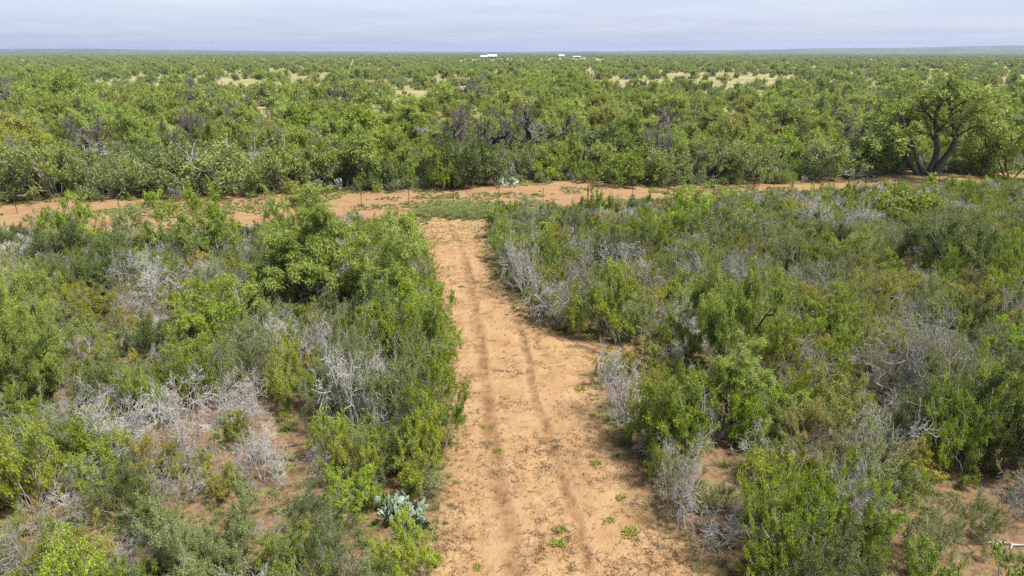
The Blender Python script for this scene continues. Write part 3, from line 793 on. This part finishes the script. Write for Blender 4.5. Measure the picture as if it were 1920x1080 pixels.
# far brushland
far_src, far_dim = [], []
for k, n in (("mesquite", 3), ("olive", 2), ("green", 2), ("dark", 2), ("yellow", 1)):
    for parts, h, w in build_forms(k, n, 40 + len(k), 2):
        far_src.append(joined(parts)); far_dim.append((h, w))
FAR_END = 3800.0
pts, scl, rot, whi = [], [], [], []
r2 = np.random.default_rng(11)
def clearing(x, y):
    """open grass between the far bushes"""
    c = vnoise(x, y, 22) * 0.6 + vnoise(x + 300, y, 55) * 0.4
    return c
for _ in range(85000):
    d = (r2.uniform(118 ** 0.75, FAR_END ** 0.75)) ** (1 / 0.75)
    x = r2.uniform(-1, 1) * (0.80 * d + 8)
    if d < 150 and r2.random() > (d - 112) / 38:
        continue
    c = float(clearing(x, d))
    open_right = x > 0.1 * d and 140 < d < 420
    open_left = -0.62 * d < x < 0.0 and 170 < d < 300
    lim = 0.5 if (open_right or open_left) else (0.36 if d < 700 else 0.30)
    if c < lim and r2.random() < 0.8:
        continue
    if 850 < d < 1185 and abs(x + 0.032 * d) < 40 or 900 < d < 1290 and abs(x - 0.085 * d) < 45:
        if r2.random() < 0.93:
            continue
    if r2.random() > 0.30 * (1 if d < 900 else 1.0):
        continue
    j = int(r2.choice(len(far_src), p=np.array([5, 5, 5, 4, 4, 3, 3, 2.0, 2.0, 2.2]) / 35.2))
    if j < 3 and (open_right or open_left) and r2.random() < 0.7:
        j = int(r2.choice([3, 4, 5, 6, 7, 8, 9, 9, 9]))
    h0, w0 = far_dim[j]
    big = j < 3
    h = r2.uniform(2.6, 4.6) if big else r2.uniform(1.2, 3.0)
    w = h * r2.uniform(1.05, 1.6) * (1.0 + 0.5 * min(1, d / 2500))
    pts.append((x, d, -0.05)); scl.append((w / w0, w / w0, h / h0)); rot.append(r2.uniform(0, 6.28)); whi.append(j)
print("FAR", len(pts))
scatter("far_brushland", pts, scl, rot, whi, far_src, "brushland reaching to the horizon beyond the thicket")

# the brush past the three hundred of a kind that show largest
if REST:
    src, dim, at = [], [], {}
    for k in sorted({p["kind"] for p in REST}):
        for parts, h, w in FORMS[(k, 1)]:
            at.setdefault(k, []).append(len(src)); src.append(joined(parts)); dim.append((h, w))
    wh = [at[p["kind"]][i % len(at[p["kind"]])] for i, p in enumerate(REST)]
    scatter("thicket_brush", [(p["x"], p["y"], float(ground_z(p["x"], p["y"])) - 0.02) for p in REST],
            [(p["w"] / dim[j][1], p["w"] / dim[j][1], p["h"] / dim[j][0]) for p, j in zip(REST, wh)], [r2.uniform(0, 6.28) for _ in REST], wh, src, "small brush filling the gaps of the thicket")
    print("REST", len(REST))

# ------------------------------------------------------------------ fence
s = Shader("post_steel"); tc = s.new("ShaderNodeTexCoord").outputs["Object"]
POST_STEEL = s.done(s.principled(s.mix(s.step(s.noise(tc, 9, 4), 0.4, 0.65), (0.06, 0.055, 0.045), (0.10, 0.045, 0.025)), 0.7, 0.3))
s = Shader("post_rust"); tc = s.new("ShaderNodeTexCoord").outputs["Object"]
POST_RUST = s.done(s.principled(s.mix(s.step(s.noise(tc, 7, 4), 0.4, 0.65), (0.10, 0.035, 0.02), (0.15, 0.07, 0.04)), 0.8, 0.2))
s = Shader("wire_steel"); WIRE = s.done(s.principled((0.12, 0.10, 0.09), 0.6, 0.4))
FENCE = np.array([(-62, 47.5), (-29.5, 51.3), (-8.2, 53.4), (-1.0, 53.0), (2.5, 53.5), (6.1, 54.1), (9.8, 54.9), (30.3, 59.6), (42.1, 61.4), (66, 65)])
def box(v0, v1):
    (a, b, c), (d, e, f) = v0, v1
    V = np.array([(x, y, z) for z in (c, f) for x, y in ((a, b), (d, b), (d, e), (a, e))], float)
    Fc = [3, 2, 1, 0, 4, 5, 6, 7, 0, 1, 5, 4, 1, 2, 6, 5, 2, 3, 7, 6, 3, 0, 4, 7]
    return V, np.array(Fc)
def merge(parts):
    V, Fc, b = [], [], 0
    for v, f in parts:
        V.append(v); Fc.append(np.asarray(f) + b); b += len(v)
    return np.concatenate(V), np.concatenate(Fc)
t_post = mesh_from("steel_post", *merge([box((-0.025, -0.004, -0.3), (0.025, 0.004, 1.32)), box((-0.004, 0.004, -0.3), (0.004, 0.04, 1.32))] + [box((-0.012, -0.010, z), (0.012, -0.004, z + 0.015)) for z in np.arange(0.1, 1.3, 0.1)]), 4)
t_post.materials.append(POST_STEEL)
pv, pf = tubes([(np.array([(0, 0, -0.4), (0.01, 0, 0.5), (0.0, 0.01, 1.38)]), 0.062, 0.055, 0)], 9)
cap_v, cap_f = box((-0.035, -0.035, 1.37), (0.035, 0.045, 1.40))
w_post = mesh_from("wood_post", *merge([(pv, pf), (cap_v, cap_f)]), 4, None, False)
w_post.materials.append(POST_RUST)
fence = bpy.data.objects.new("wire_fence", None); COL.objects.link(fence)
fx0 = -58.0
fence.location = (fx0, float(np.interp(fx0, FENCE[:, 0], FENCE[:, 1])), 0)
tag(fence, "thin barbed wire fence on slim rusty posts along the cleared red strip", "fence")
post_x = [ground_at(u, v)[0] for u, v in ((680, 384), (767, 384), (850, 386), (935, 387), (1018, 384), (1102, 381), (1185, 377))]
post_x = list(np.arange(post_x[0] - 3.62 * 12, post_x[0] - 0.1, 3.62)) + post_x + list(np.arange(post_x[-1] + 3.55, 64, 3.55))
tops = []
for x in post_x:
    y = float(np.interp(x, FENCE[:, 0], FENCE[:, 1])); z = float(ground_z(x, y))
    thick = abs(x - 6.1) < 0.4 or abs(x - 30.6) < 1.7
    o = link("post", w_post if thick else t_post, fence)
    o.location = (x - fence.location.x, y - fence.location.y, z)
    o.rotation_euler = (r2.normal(0, 0.03), r2.normal(0, 0.03), r2.normal(0, 0.1))
    if thick:
        o["label"] = "thick rust-red corner post"
    tops.append((x - fence.location.x, y - fence.location.y - 0.014, z))
for hgt in (0.35, 0.62, 0.9, 1.18):
    line = []
    for a, b in zip(tops[:-1], tops[1:]):
        a, b = np.array(a), np.array(b)
        line += [a + (0, 0, hgt), (a + b) / 2 + (0, 0, hgt - 0.025)]
    line.append(np.array(tops[-1]) + (0, 0, hgt))
    V, Fc = tubes([(np.array(line), 0.003, 0.003, 0)], 3, 0.003)
    link("wire", mesh_from("wire", V, Fc, 4), fence, WIRE)

# ------------------------------------------------------------------ prickly pears
s = Shader("cactus_pad")
tc = s.new("ShaderNodeTexCoord").outputs["Object"]; info = s.new("ShaderNodeObjectInfo")
vor = s.new("ShaderNodeTexVoronoi"); vor.inputs["Scale"].default_value = 34; s.l.new(tc, vor.inputs["Vector"])
c1 = s.mix(info.outputs["Random"], (0.105, 0.155, 0.105), (0.19, 0.24, 0.165))
c1 = s.mix(s.math("MULTIPLY", s.step(s.noise(tc, 6, 4), 0.5, 0.75), 0.6), c1, (0.23, 0.22, 0.13))
c1 = s.mix(s.step(vor.outputs["Distance"], 0.16, 0.08), c1, (0.27, 0.25, 0.17))
PAD = s.done(s.principled(c1, 0.55, 0.35))
s = Shader("cactus_trunk"); tc = s.new("ShaderNodeTexCoord").outputs["Object"]
PAD_OLD = s.done(s.principled(s.mix(s.step(s.noise(tc, 9, 4), 0.35, 0.65), (0.15, 0.10, 0.07), (0.29, 0.26, 0.22)), 0.9, 0.1))
s = Shader("cactus_fruit"); FRUIT = s.done(s.principled((0.30, 0.30, 0.13), 0.6, 0.3))
def pad_mesh(L, W, T, seed):
    g = np.random.default_rng(seed); rings, seg = 7, 10
    V = []
    for i in range(rings + 1):
        t = i / rings
        w = W / 2 * (math.sin(math.pi * min(1, max(0.02, t ** 0.72 * 0.985 + 0.015))) ** 0.62) if i < rings else 0.012
        if i == 0:
            w = W * 0.13
        th = T / 2 * (0.75 + 0.25 * math.sin(math.pi * t)) * (1 if 0 < i < rings else 0.6)
        bend = 0.05 * L * math.sin(math.pi * t) * g.normal(0, 0.6)
        for k in range(seg):
            a = 2 * math.pi * k / seg
            V.append((w * math.cos(a), th * math.sin(a) + bend, L * t))
    k = np.arange(rings)[:, None] * seg + np.arange(seg)[None]
    k2 = np.arange(rings)[:, None] * seg + (np.arange(seg)[None] + 1) % seg
    return mesh_from("pad", np.array(V), np.stack([k, k2, k2 + seg, k + seg], -1).reshape(-1), 4, None, True)
PADS = [pad_mesh(0.25, 0.18, 0.03, 1), pad_mesh(0.22, 0.185, 0.028, 2), pad_mesh(0.28, 0.19, 0.034, 3), pad_mesh(0.2, 0.14, 0.026, 4)]
PADS_OLD = []
for m in PADS:
    m.materials.append(PAD)
    c = m.copy(); c.materials.clear(); c.materials.append(PAD_OLD); PADS_OLD.append(c)
from mathutils import Matrix, Vector
def cactus(x, y, wx, wy, n_base, levels, scale, seed, label, fruit=0):
    g = np.random.default_rng(seed)
    root = bpy.data.objects.new("prickly_pear", None); COL.objects.link(root)
    root.location = (x, y, float(ground_z(x, y)))
    tag(root, label, "cactus", "prickly pear cacti")
    tips = []
    def put(mat, level):
        j = int(g.integers(len(PADS)))
        old = level == 0 and g.random() < 0.55
        m = PADS_OLD[j] if old else PADS[j]
        o = link("pad", m, root); o.matrix_local = mat
        L = max(v.co.z for v in m.vertices) * 0.97
        W = max(v.co.x for v in m.vertices)
        if level >= levels:
            tips.append((mat, L, W)); return
        for _ in range(int(g.integers(1, 4)) if level else int(g.integers(2, 4))):
            an = g.uniform(-0.95, 0.95)
            loc = Vector((math.sin(an) * W * 0.95, 0, L * (0.62 + 0.36 * math.cos(an))))
            child = mat @ Matrix.Translation(loc) @ Matrix.Rotation(an * 0.85, 4, "Y") @ Matrix.Rotation(g.uniform(-0.9, 0.9), 4, "Z") @ Matrix.Rotation(g.normal(0, 0.22), 4, "X") @ Matrix.Scale(g.uniform(0.85, 1.04), 4)
            put(child, level + 1)
    for i in range(n_base):
        a = g.uniform(0, 6.28); q = math.sqrt(g.random())
        m = Matrix.Translation((math.cos(a) * q * wx / 2, math.sin(a) * q * wy / 2, -0.04)) @ Matrix.Rotation(g.normal(0.2, 0.75), 4, "Z") @ Matrix.Rotation(g.normal(0, 0.35), 4, "Y") @ Matrix.Rotation(g.normal(0, 0.3), 4, "X") @ Matrix.Scale(scale, 4)
        put(m, 0)
    fv, ff = tubes([(np.array([(0, 0, 0), (0, 0, 0.03), (0, 0, 0.06)]), 0.012, 0.02, 0)], 6)
    if fruit:
        fm = mesh_from("fruit", fv, ff, 4, None, True); fm.materials.append(FRUIT)
        for mat, L, W in tips[:fruit]:
            o = link("fruit", fm, root); an = g.uniform(-0.8, 0.8)
            o.matrix_local = mat @ Matrix.Translation((math.sin(an) * W * 0.9, 0, L * (0.62 + 0.36 * math.cos(an)))) @ Matrix.Rotation(an, 4, "Y")
cx, cyy = ground_at(768, 985)
cactus(cx - 0.22, cyy + 0.25, 1.05, 0.75, 10, 2, 1.1, 21, "blue-green prickly pear cactus at the track's left edge, taller of the two nearest", 14)
cactus(cx + 0.42, cyy - 0.12, 0.8, 0.5, 8, 1, 1.15, 33, "lower, sprawling prickly pear at the track edge, right of the taller cactus", 0)
for q, (u, v, w, nb, lab) in enumerate([(742, 352, 1.6, 6, "prickly pear clump left of the long grass, at the thicket's foot"), (952, 352, 1.4, 5, "prickly pear clump at the thicket's foot, behind the middle fence posts"),
                                        (585, 357, 1.5, 6, "leftmost prickly pear clump along the thicket's foot"), (625, 356, 1.6, 6, "prickly pear clump right beside the leftmost clump, at the thicket's foot")]):
    bx, by = ground_at(u, v)
    cactus(bx, by, w, 0.8, nb, 2, 1.55, 50 + q, lab)

# ------------------------------------------------------------------ weeds and fallen branches
def rosette(seed, n, size, rad):
    g = np.random.default_rng(seed)
    a = g.uniform(0, 6.28, n); el = g.uniform(0.1, 1.1, n)
    d = np.stack([np.cos(a) * np.cos(el), np.sin(a) * np.cos(el), np.sin(el)], -1)
    pos = d * (g.random(n) ** 0.6 * rad)[:, None] * (1, 1, 0.55) + (0, 0, 0.005)
    side = unit_rows(np.cross(d, g.normal(0, 1, (n, 3)) + (0, 0, 1)))
    l = (g.uniform(0.6, 1.3, n) * size)[:, None]
    V = np.stack([pos, pos + d * l * 0.5 + side * l * 0.26, pos + d * l, pos + d * l * 0.5 - side * l * 0.26], 1).reshape(-1, 3)
    return mesh_from("weed", V, np.arange(n * 4), 4, {"tone": ("FACE", g.random(n))})
WEEDS = [rosette(i, 120, 0.06, 0.17) for i in range(4)]
for m in WEEDS:
    m.materials.append(LEAF["green"])
for i, (u, v, sc, lab) in enumerate([(1088, 729, 1.1, "small green weed at the track's right edge, beside the grey dead bush"), (906, 794, 0.75, "tiny green weed in the middle of the track, topmost of the lower ones"), (932, 841, 0.9, "green weed on the worn hump in the left wheel rut"),
                                     (1118, 871, 1.0, "round green weed right of the right wheel rut"), (1050, 996, 1.0, "green weed between the wheel ruts near the photo's bottom"), (1048, 1022, 1.1, "twin-tufted green weed lowest between the wheel ruts"),
                                     (1183, 1001, 1.35, "largest green weed on the sand right of the ruts, near the bottom"), (1165, 936, 0.9, "sparse green weed on the right bank of the track"), (1144, 977, 0.8, "small green weed left of the largest weed on the right bank"),
                                     (865, 538, 0.9, "lone small weed high up on the track"), (895, 1066, 0.7, "tiny weed at the bottom of the left wheel rut")]):
    x, y = ground_at(u, v)
    o = link("weed", WEEDS[i % 4]); o.location = (x, y, float(ground_z(x, y))); o.scale = (sc, sc, sc); o.rotation_euler = (0, 0, i * 1.7)
    tag(o, lab, "weed", "weeds on the track")

def fallen(u, v, length, ang, bend, r, wood, lab, seed, twigs=5):
    g = np.random.default_rng(seed); x, y = ground_at(u, v)
    ts = np.linspace(0, 1, 10); a = ang + bend * ts
    pts = np.cumsum(np.stack([np.cos(a), np.sin(a), 0 * ts], -1) * length / 10, 0); pts -= pts.mean(0)
    pts[:, :2] += g.normal(0, length * 0.012, (10, 2))
    pts[:, 2] = [float(ground_z(x + q[0], y + q[1])) + r * 0.8 + 0.05 * abs(g.normal(0, 0.4)) for q in pts]
    lines = [(pts, r, r * 0.4, 0)]
    for _ in range(twigs):
        k = int(g.integers(2, 9)); d = unit(np.array([math.cos(a[k]), math.sin(a[k]), 0]) + g.normal(0, 0.6, 3) * (1, 1, 0.4)); d[2] = abs(d[2])
        lines.append((polyline(g, pts[k], d, length * g.uniform(0.15, 0.35), 4, 0.18, 0), r * 0.5, r * 0.2, 1))
    V, Fc = tubes(lines, 5)
    o = link("fallen_branch", mesh_from("fallen_branch", V, Fc, 4, None, True), None, wood); o.location = (x, y, 0)
    tag(o, lab, "branch", "fallen branches on the ground")
fallen(512, 925, 0.75, 1.9, -2.2, 0.018, WOOD_DARK, "dark curved branch lying on bare soil left of the cactus", 1, 0)
fallen(560, 832, 1.2, 0.35, 0.15, 0.03, WOOD_DARK, "dark fallen log on the bare soil among dead bushes, left", 2, 2)
fallen(548, 858, 1.0, 0.5, 0.1, 0.022, WOOD_DARK, "thinner dark stick just below the fallen dark log", 3, 2)
fallen(1885, 1022, 1.3, 2.9, 0.3, 0.03, WOOD_DEAD, "pale weathered branch on the sand in the bottom right corner", 4, 6)
fallen(1845, 995, 0.9, 0.9, 0.3, 0.022, WOOD_DEAD, "short grey branch above the pale branch, bottom right", 5, 4)
fallen(1195, 945, 0.5, 2.5, 0.4, 0.009, WOOD_GREY, "thin grey stick on the sand at the track's right bank", 6, 4)
fallen(1235, 1030, 0.7, 0.6, 0.5, 0.010, WOOD_GREY, "thin forked stick on the sand low on the right bank", 7, 5)

# ------------------------------------------------------------------ grass, undergrowth and litter
def tuft(seed, n, h, lean, mat):
    g = np.random.default_rng(seed)
    a = g.uniform(0, 6.28, n); p = g.normal(0, 0.06, (n, 3)) * (1, 1, 0)
    ln = g.uniform(0.2, lean, n); L = g.uniform(0.5, 1.1, n)[:, None] * h
    d = np.stack([np.cos(a) * np.sin(ln), np.sin(a) * np.sin(ln), np.cos(ln)], -1)
    d2 = unit_rows(d + np.stack([np.cos(a), np.sin(a), -0.6 + 0 * a], -1) * 0.5)
    side = np.stack([-np.sin(a), np.cos(a), 0 * a], -1) * 0.007 * h / 0.25
    m = p + d * L * 0.6; t = m + d2 * L * 0.4
    V = np.stack([p - side, p + side, m + side * 0.8, m - side * 0.8, m - side * 0.8, m + side * 0.8, t + side * 0.1, t - side * 0.1], 1).reshape(-1, 3)
    me = mesh_from("tuft", V, np.arange(n * 8), 4, {"tone": ("FACE", np.repeat(g.random(n), 2))})
    me.materials.append(mat)
    return me
GRASS_G = leaf_material("grass_green", (0.13, 0.16, 0.045), (0.24, 0.265, 0.095), (0.20, 0.20, 0.07))
GRASS_S = leaf_material("grass_straw", (0.20, 0.165, 0.07), (0.31, 0.26, 0.13), (0.18, 0.17, 0.06))
g_src = [tuft(1, 70, 0.26, 0.9, GRASS_G), tuft(2, 60, 0.2, 1.1, GRASS_G), tuft(3, 60, 0.24, 0.9, GRASS_S), tuft(4, 80, 0.32, 0.8, GRASS_G), tuft(5, 60, 0.2, 1.2, GRASS_S), rosette(9, 90, 0.05, 0.15), rosette(10, 70, 0.045, 0.2)]
for m in g_src[-2:]:
    m.materials.append(LEAF["olive"])
gp, gs, gr, gw = [], [], [], []
def grow_grass(x, y, sc, w):
    gp.append((x, y, float(ground_z(x, y)) - 0.01)); gs.append((sc * r2.uniform(0.8, 1.25), sc * r2.uniform(0.8, 1.25), sc * r2.uniform(0.7, 1.2))); gr.append(r2.uniform(0, 6.28)); gw.append(w)
for _ in range(20000):                                   # under and between the bushes
    y = math.sqrt(r2.uniform(10 ** 2, 52 ** 2)); x = r2.uniform(-1, 1) * (0.8 * y + 3)
    if y > y_near(x) or track_mask(x, y) > 0.15 or vnoise(x, y, 1.4) < 0.34:
        continue
    grow_grass(x, y, r2.uniform(0.5, 1.25), int(r2.choice(7, p=[0.2, 0.12, 0.18, 0.14, 0.1, 0.14, 0.12])))
for _ in range(26000):                                   # the cleared strip along the fence
    x = r2.uniform(-48, 58); y = r2.uniform(y_near(x) - 1, y_far(x) + 1.5)
    if abs(x) > 0.82 * y + 3:
        continue
    thick = 0.6 * vnoise(x, y, 3.1) + 0.4 * vnoise(x + 50, y, 1.1)
    if abs(y - float(np.interp(x, FENCE[:, 0], FENCE[:, 1])) + 0.3) < 1.2:
        thick += 0.13
    if y > y_far(x) - 1.2:
        thick += 0.05
    if thick < 0.56:
        continue
    grow_grass(x, y, r2.uniform(0.45, 1.0), int(r2.choice(7, p=[0.3, 0.2, 0.12, 0.08, 0.08, 0.12, 0.1])))
for _ in range(2600):                                    # the long green bank of grass at the head of the track
    u, v = r2.normal(870, 42), r2.normal(397, 5)
    x, y = ground_at(u, v)
    if -7.5 < x < 0.8:
        grow_grass(x, y, r2.uniform(0.8, 1.6), int(r2.choice([0, 1, 3])))
for _ in range(900):                                     # sparse dots of weed on the head of the track
    y = r2.uniform(42, 53); x = r2.uniform(float(x_left(y)), float(x_right(y)))
    grow_grass(x, y, r2.uniform(0.2, 0.5), int(r2.choice([0, 1, 5, 6])))
for _ in range(700):                                     # weeds along both edges of the track
    y = r2.uniform(11, 45); e = r2.random() < 0.5
    x = (float(x_left(y)) - 0.25 if e else float(x_right(y)) + 0.2) + r2.normal(0, 0.3)
    grow_grass(x, y, r2.uniform(0.35, 0.9), int(r2.choice([0, 1, 4, 5, 6])))
scatter("grass", gp, gs, gr, gw, g_src, "grass and low weeds growing between the bushes and along the fence")

# dry leaves, clods and twig bits on the sand
s = Shader("dry_litter"); info = s.new("ShaderNodeObjectInfo")
LITTER = s.done(s.principled(s.mix(info.outputs["Random"], (0.05, 0.03, 0.017), (0.125, 0.078, 0.04)), 0.95, 0.05))
def flakes(seed, n, rad, size):
    g = np.random.default_rng(seed)
    pos = g.normal(0, rad, (n, 3)) * (1.4, 0.8, 0); pos[:, 2] = np.abs(g.normal(0.012, 0.01, n))
    d = unit_rows(g.normal(0, 1, (n, 3)) * (1, 1, 0.45)); side = unit_rows(np.cross(d, g.normal(0, 0.5, (n, 3)) + (0, 0, 1)))
    l = (g.uniform(0.5, 1.4, n) * size)[:, None]
    V = np.stack([pos, pos + d * l * 0.5 + side * l * 0.22, pos + d * l, pos + d * l * 0.5 - side * l * 0.22], 1).reshape(-1, 3)
    V[:, 2] = np.maximum(V[:, 2], 0.004)
    me = mesh_from("flakes", V, np.arange(n * 4), 4); me.materials.append(LITTER); return me
def sticks(seed, n, L):
    g = np.random.default_rng(seed); ls = []
    for _ in range(n):
        p = g.normal(0, 0.08, 3) * (1, 1, 0) + (0, 0, 0.008)
        ls.append((polyline(g, p, unit(g.normal(0, 1, 3) * (1, 1, 0.1)), L * g.uniform(0.5, 1.2), 3, 0.15, 0), 0.005, 0.003, 0))
    V, Fc = tubes(ls, 3); V[:, 2] = np.maximum(V[:, 2], 0.003)
    me = mesh_from("sticks", V, Fc, 4); me.materials.append(LITTER); return me
l_src = [flakes(1, 14, 0.016, 0.026), flakes(2, 34, 0.045, 0.026), flakes(3, 9, 0.01, 0.03), flakes(4, 60, 0.08, 0.026), sticks(5, 2, 0.22), sticks(6, 4, 0.3)]
lp, ls_, lr, lw = [], [], [], []
for _ in range(30000):
    y = 10.5 + 42 * r2.random() ** 1.6; xl, xr = float(x_left(y)) - 1.0, float(x_right(y)) + 1.2
    x = r2.uniform(xl, xr)
    a, b = rut_mask(x, y)
    keep = 0.07 + 0.75 * max(0, (0.6 * vnoise(x, y, 1.3) + 0.4 * vnoise(x, y, 0.4)) - 0.42) * 2 + 0.25 * smooth(0.55, 0.95, (x - xl) / (xr - xl)) + 0.1 * smooth(0.3, 0.05, (x - xl) / (xr - xl))
    if r2.random() > keep * (1 - 0.8 * max(float(a), float(b))):
        continue
    lp.append((x, y, float(ground_z(x, y)) + 0.002)); sc = r2.uniform(0.5, 1.3); ls_.append((sc, sc, sc)); lr.append(r2.uniform(0, 6.28)); lw.append(int(r2.choice(6, p=[0.3, 0.22, 0.2, 0.16, 0.07, 0.05])))
scatter("litter", lp, ls_, lr, lw, l_src, "dry leaf litter and twig bits strewn over the sandy track")
print("GRASS", len(gp), "LITTER", len(lp))

# ------------------------------------------------------------------ far buildings and poles
s = Shader("white_sheet_metal"); WHITE = s.done(s.principled((0.42, 0.43, 0.45), 0.5, 0.4))
s = Shader("shed_wall"); WALL = s.done(s.principled((0.26, 0.27, 0.29), 0.6, 0.3))
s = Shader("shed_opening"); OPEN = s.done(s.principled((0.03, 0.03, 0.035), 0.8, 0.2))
def gable(name, x, y, z, w, d, eave, ridge, lab, n_doors=2, rz=0.0):
    root = bpy.data.objects.new(name, None); COL.objects.link(root); root.location = (x, y, z); root.rotation_euler = (0, 0, rz)
    tag(root, lab, "building", "far white buildings")
    v = np.array([(-w / 2, -d / 2, 0), (w / 2, -d / 2, 0), (w / 2, d / 2, 0), (-w / 2, d / 2, 0), (-w / 2, -d / 2, eave), (w / 2, -d / 2, eave), (w / 2, d / 2, eave), (-w / 2, d / 2, eave), (-w / 2, 0, ridge), (w / 2, 0, ridge)], float)
    me = bpy.data.meshes.new("wall"); me.from_pydata(v.tolist(), [], [(0, 1, 5, 4), (2, 3, 7, 6), (1, 2, 6, 9, 5), (3, 0, 4, 8, 7)]); me.update()
    link("wall", me, root, WALL)
    o, e = 0.5, 0.15
    rv = np.array([(-w / 2 - o, -d / 2 - o, eave - 0.1), (w / 2 + o, -d / 2 - o, eave - 0.1), (w / 2 + o, 0, ridge + e), (-w / 2 - o, 0, ridge + e), (w / 2 + o, d / 2 + o, eave - 0.1), (-w / 2 - o, d / 2 + o, eave - 0.1)])
    rv = np.concatenate([rv, rv + (0, 0, 0.12)])
    me = bpy.data.meshes.new("roof"); me.from_pydata(rv.tolist(), [], [(0, 3, 2, 1), (3, 5, 4, 2), (6, 7, 8, 9), (9, 8, 10, 11), (0, 1, 7, 6), (5, 11, 10, 4), (1, 2, 8, 7), (2, 4, 10, 8), (0, 6, 9, 3), (3, 9, 11, 5)]); me.update()
    link("roof", me, root, WHITE)
    for i in range(n_doors):
        dx = -w / 2 + w * (i + 0.5) / n_doors
        V, Fc = box((dx - 1.7, -d / 2 - 0.06, 0.02), (dx + 1.7, -d / 2 - 0.01, min(3.2, eave - 0.5)))
        link("door", mesh_from("door", V, Fc, 4), root, OPEN)
gable("barn", -32.5, 1180, 0, 15, 13, 4.4, 7.2, "long white metal barn far off at the middle of the horizon, right-hand taller part", 3)
gable("barn", -45.5, 1172, 0, 10, 11, 3.6, 5.8, "lower white shed built on the left end of the far barn", 2)
gable("shed", 86, 1270, 0, 11, 9, 4.8, 6.6, "small white shed far off, right of the white barn", 1, 0.4)
gable("shed", 117, 1300, 0, 14, 6, 3.0, 4.0, "low white shed farthest right of the barn on the plain", 1)
s = Shader("pole_wood"); tc = s.new("ShaderNodeTexCoord").outputs["Object"]
POLE = s.done(s.principled(s.mix(s.step(s.noise(tc, 5, 3), 0.4, 0.6), (0.045, 0.038, 0.03), (0.09, 0.075, 0.06)), 0.9, 0.1))
for u, v, vt, lean, lab in ((1588, 139, 107, 0.05, "leaning dark utility pole standing above the brush, far right of centre"), (1413, 129, 112, 0.0, "shorter dark utility pole, left of the leaning one"), (1305, 124, 111, 0.0, "faintest utility pole, leftmost of the three far poles")):
    x, y = ground_at(u, v); h = height_for(y, vt)
    root = bpy.data.objects.new("utility_pole", None); COL.objects.link(root); root.location = (x, y, 0); root.rotation_euler = (0, lean, 0)
    tag(root, lab, "pole", "far utility poles")
    V, Fc = tubes([(np.array([(0, 0, -0.5), (0, 0, h / 2), (0, 0, h)]), 0.2, 0.15, 0)], 8)
    link("post", mesh_from("post", V, Fc, 4, None, True), root, POLE)
    V, Fc = box((-0.9, -0.17, h - 0.75), (0.9, -0.06 - 0.1, h - 0.6))
    link("crossarm", mesh_from("crossarm", V, Fc, 4), root, POLE)

# ------------------------------------------------------------------ haze
V, Fc = box((-15500, -700, -10), (15500, 15500, 78))
hz_me = mesh_from("haze", V, Fc, 4)
hm = bpy.data.materials.new("haze"); hm.use_nodes = True
hm.node_tree.nodes.clear()
ho = hm.node_tree.nodes.new("ShaderNodeOutputMaterial"); pv_ = hm.node_tree.nodes.new("ShaderNodeVolumePrincipled")
pv_.inputs["Color"].default_value = (0.50, 0.60, 0.79, 1)
pv_.inputs["Density"].default_value = 0.00012
pv_.inputs["Anisotropy"].default_value = 0.2
hm.node_tree.links.new(pv_.outputs[0], ho.inputs["Volume"])
tag(link("haze", hz_me, None, hm), "thin blue haze over the far plain", None, None, "stuff")
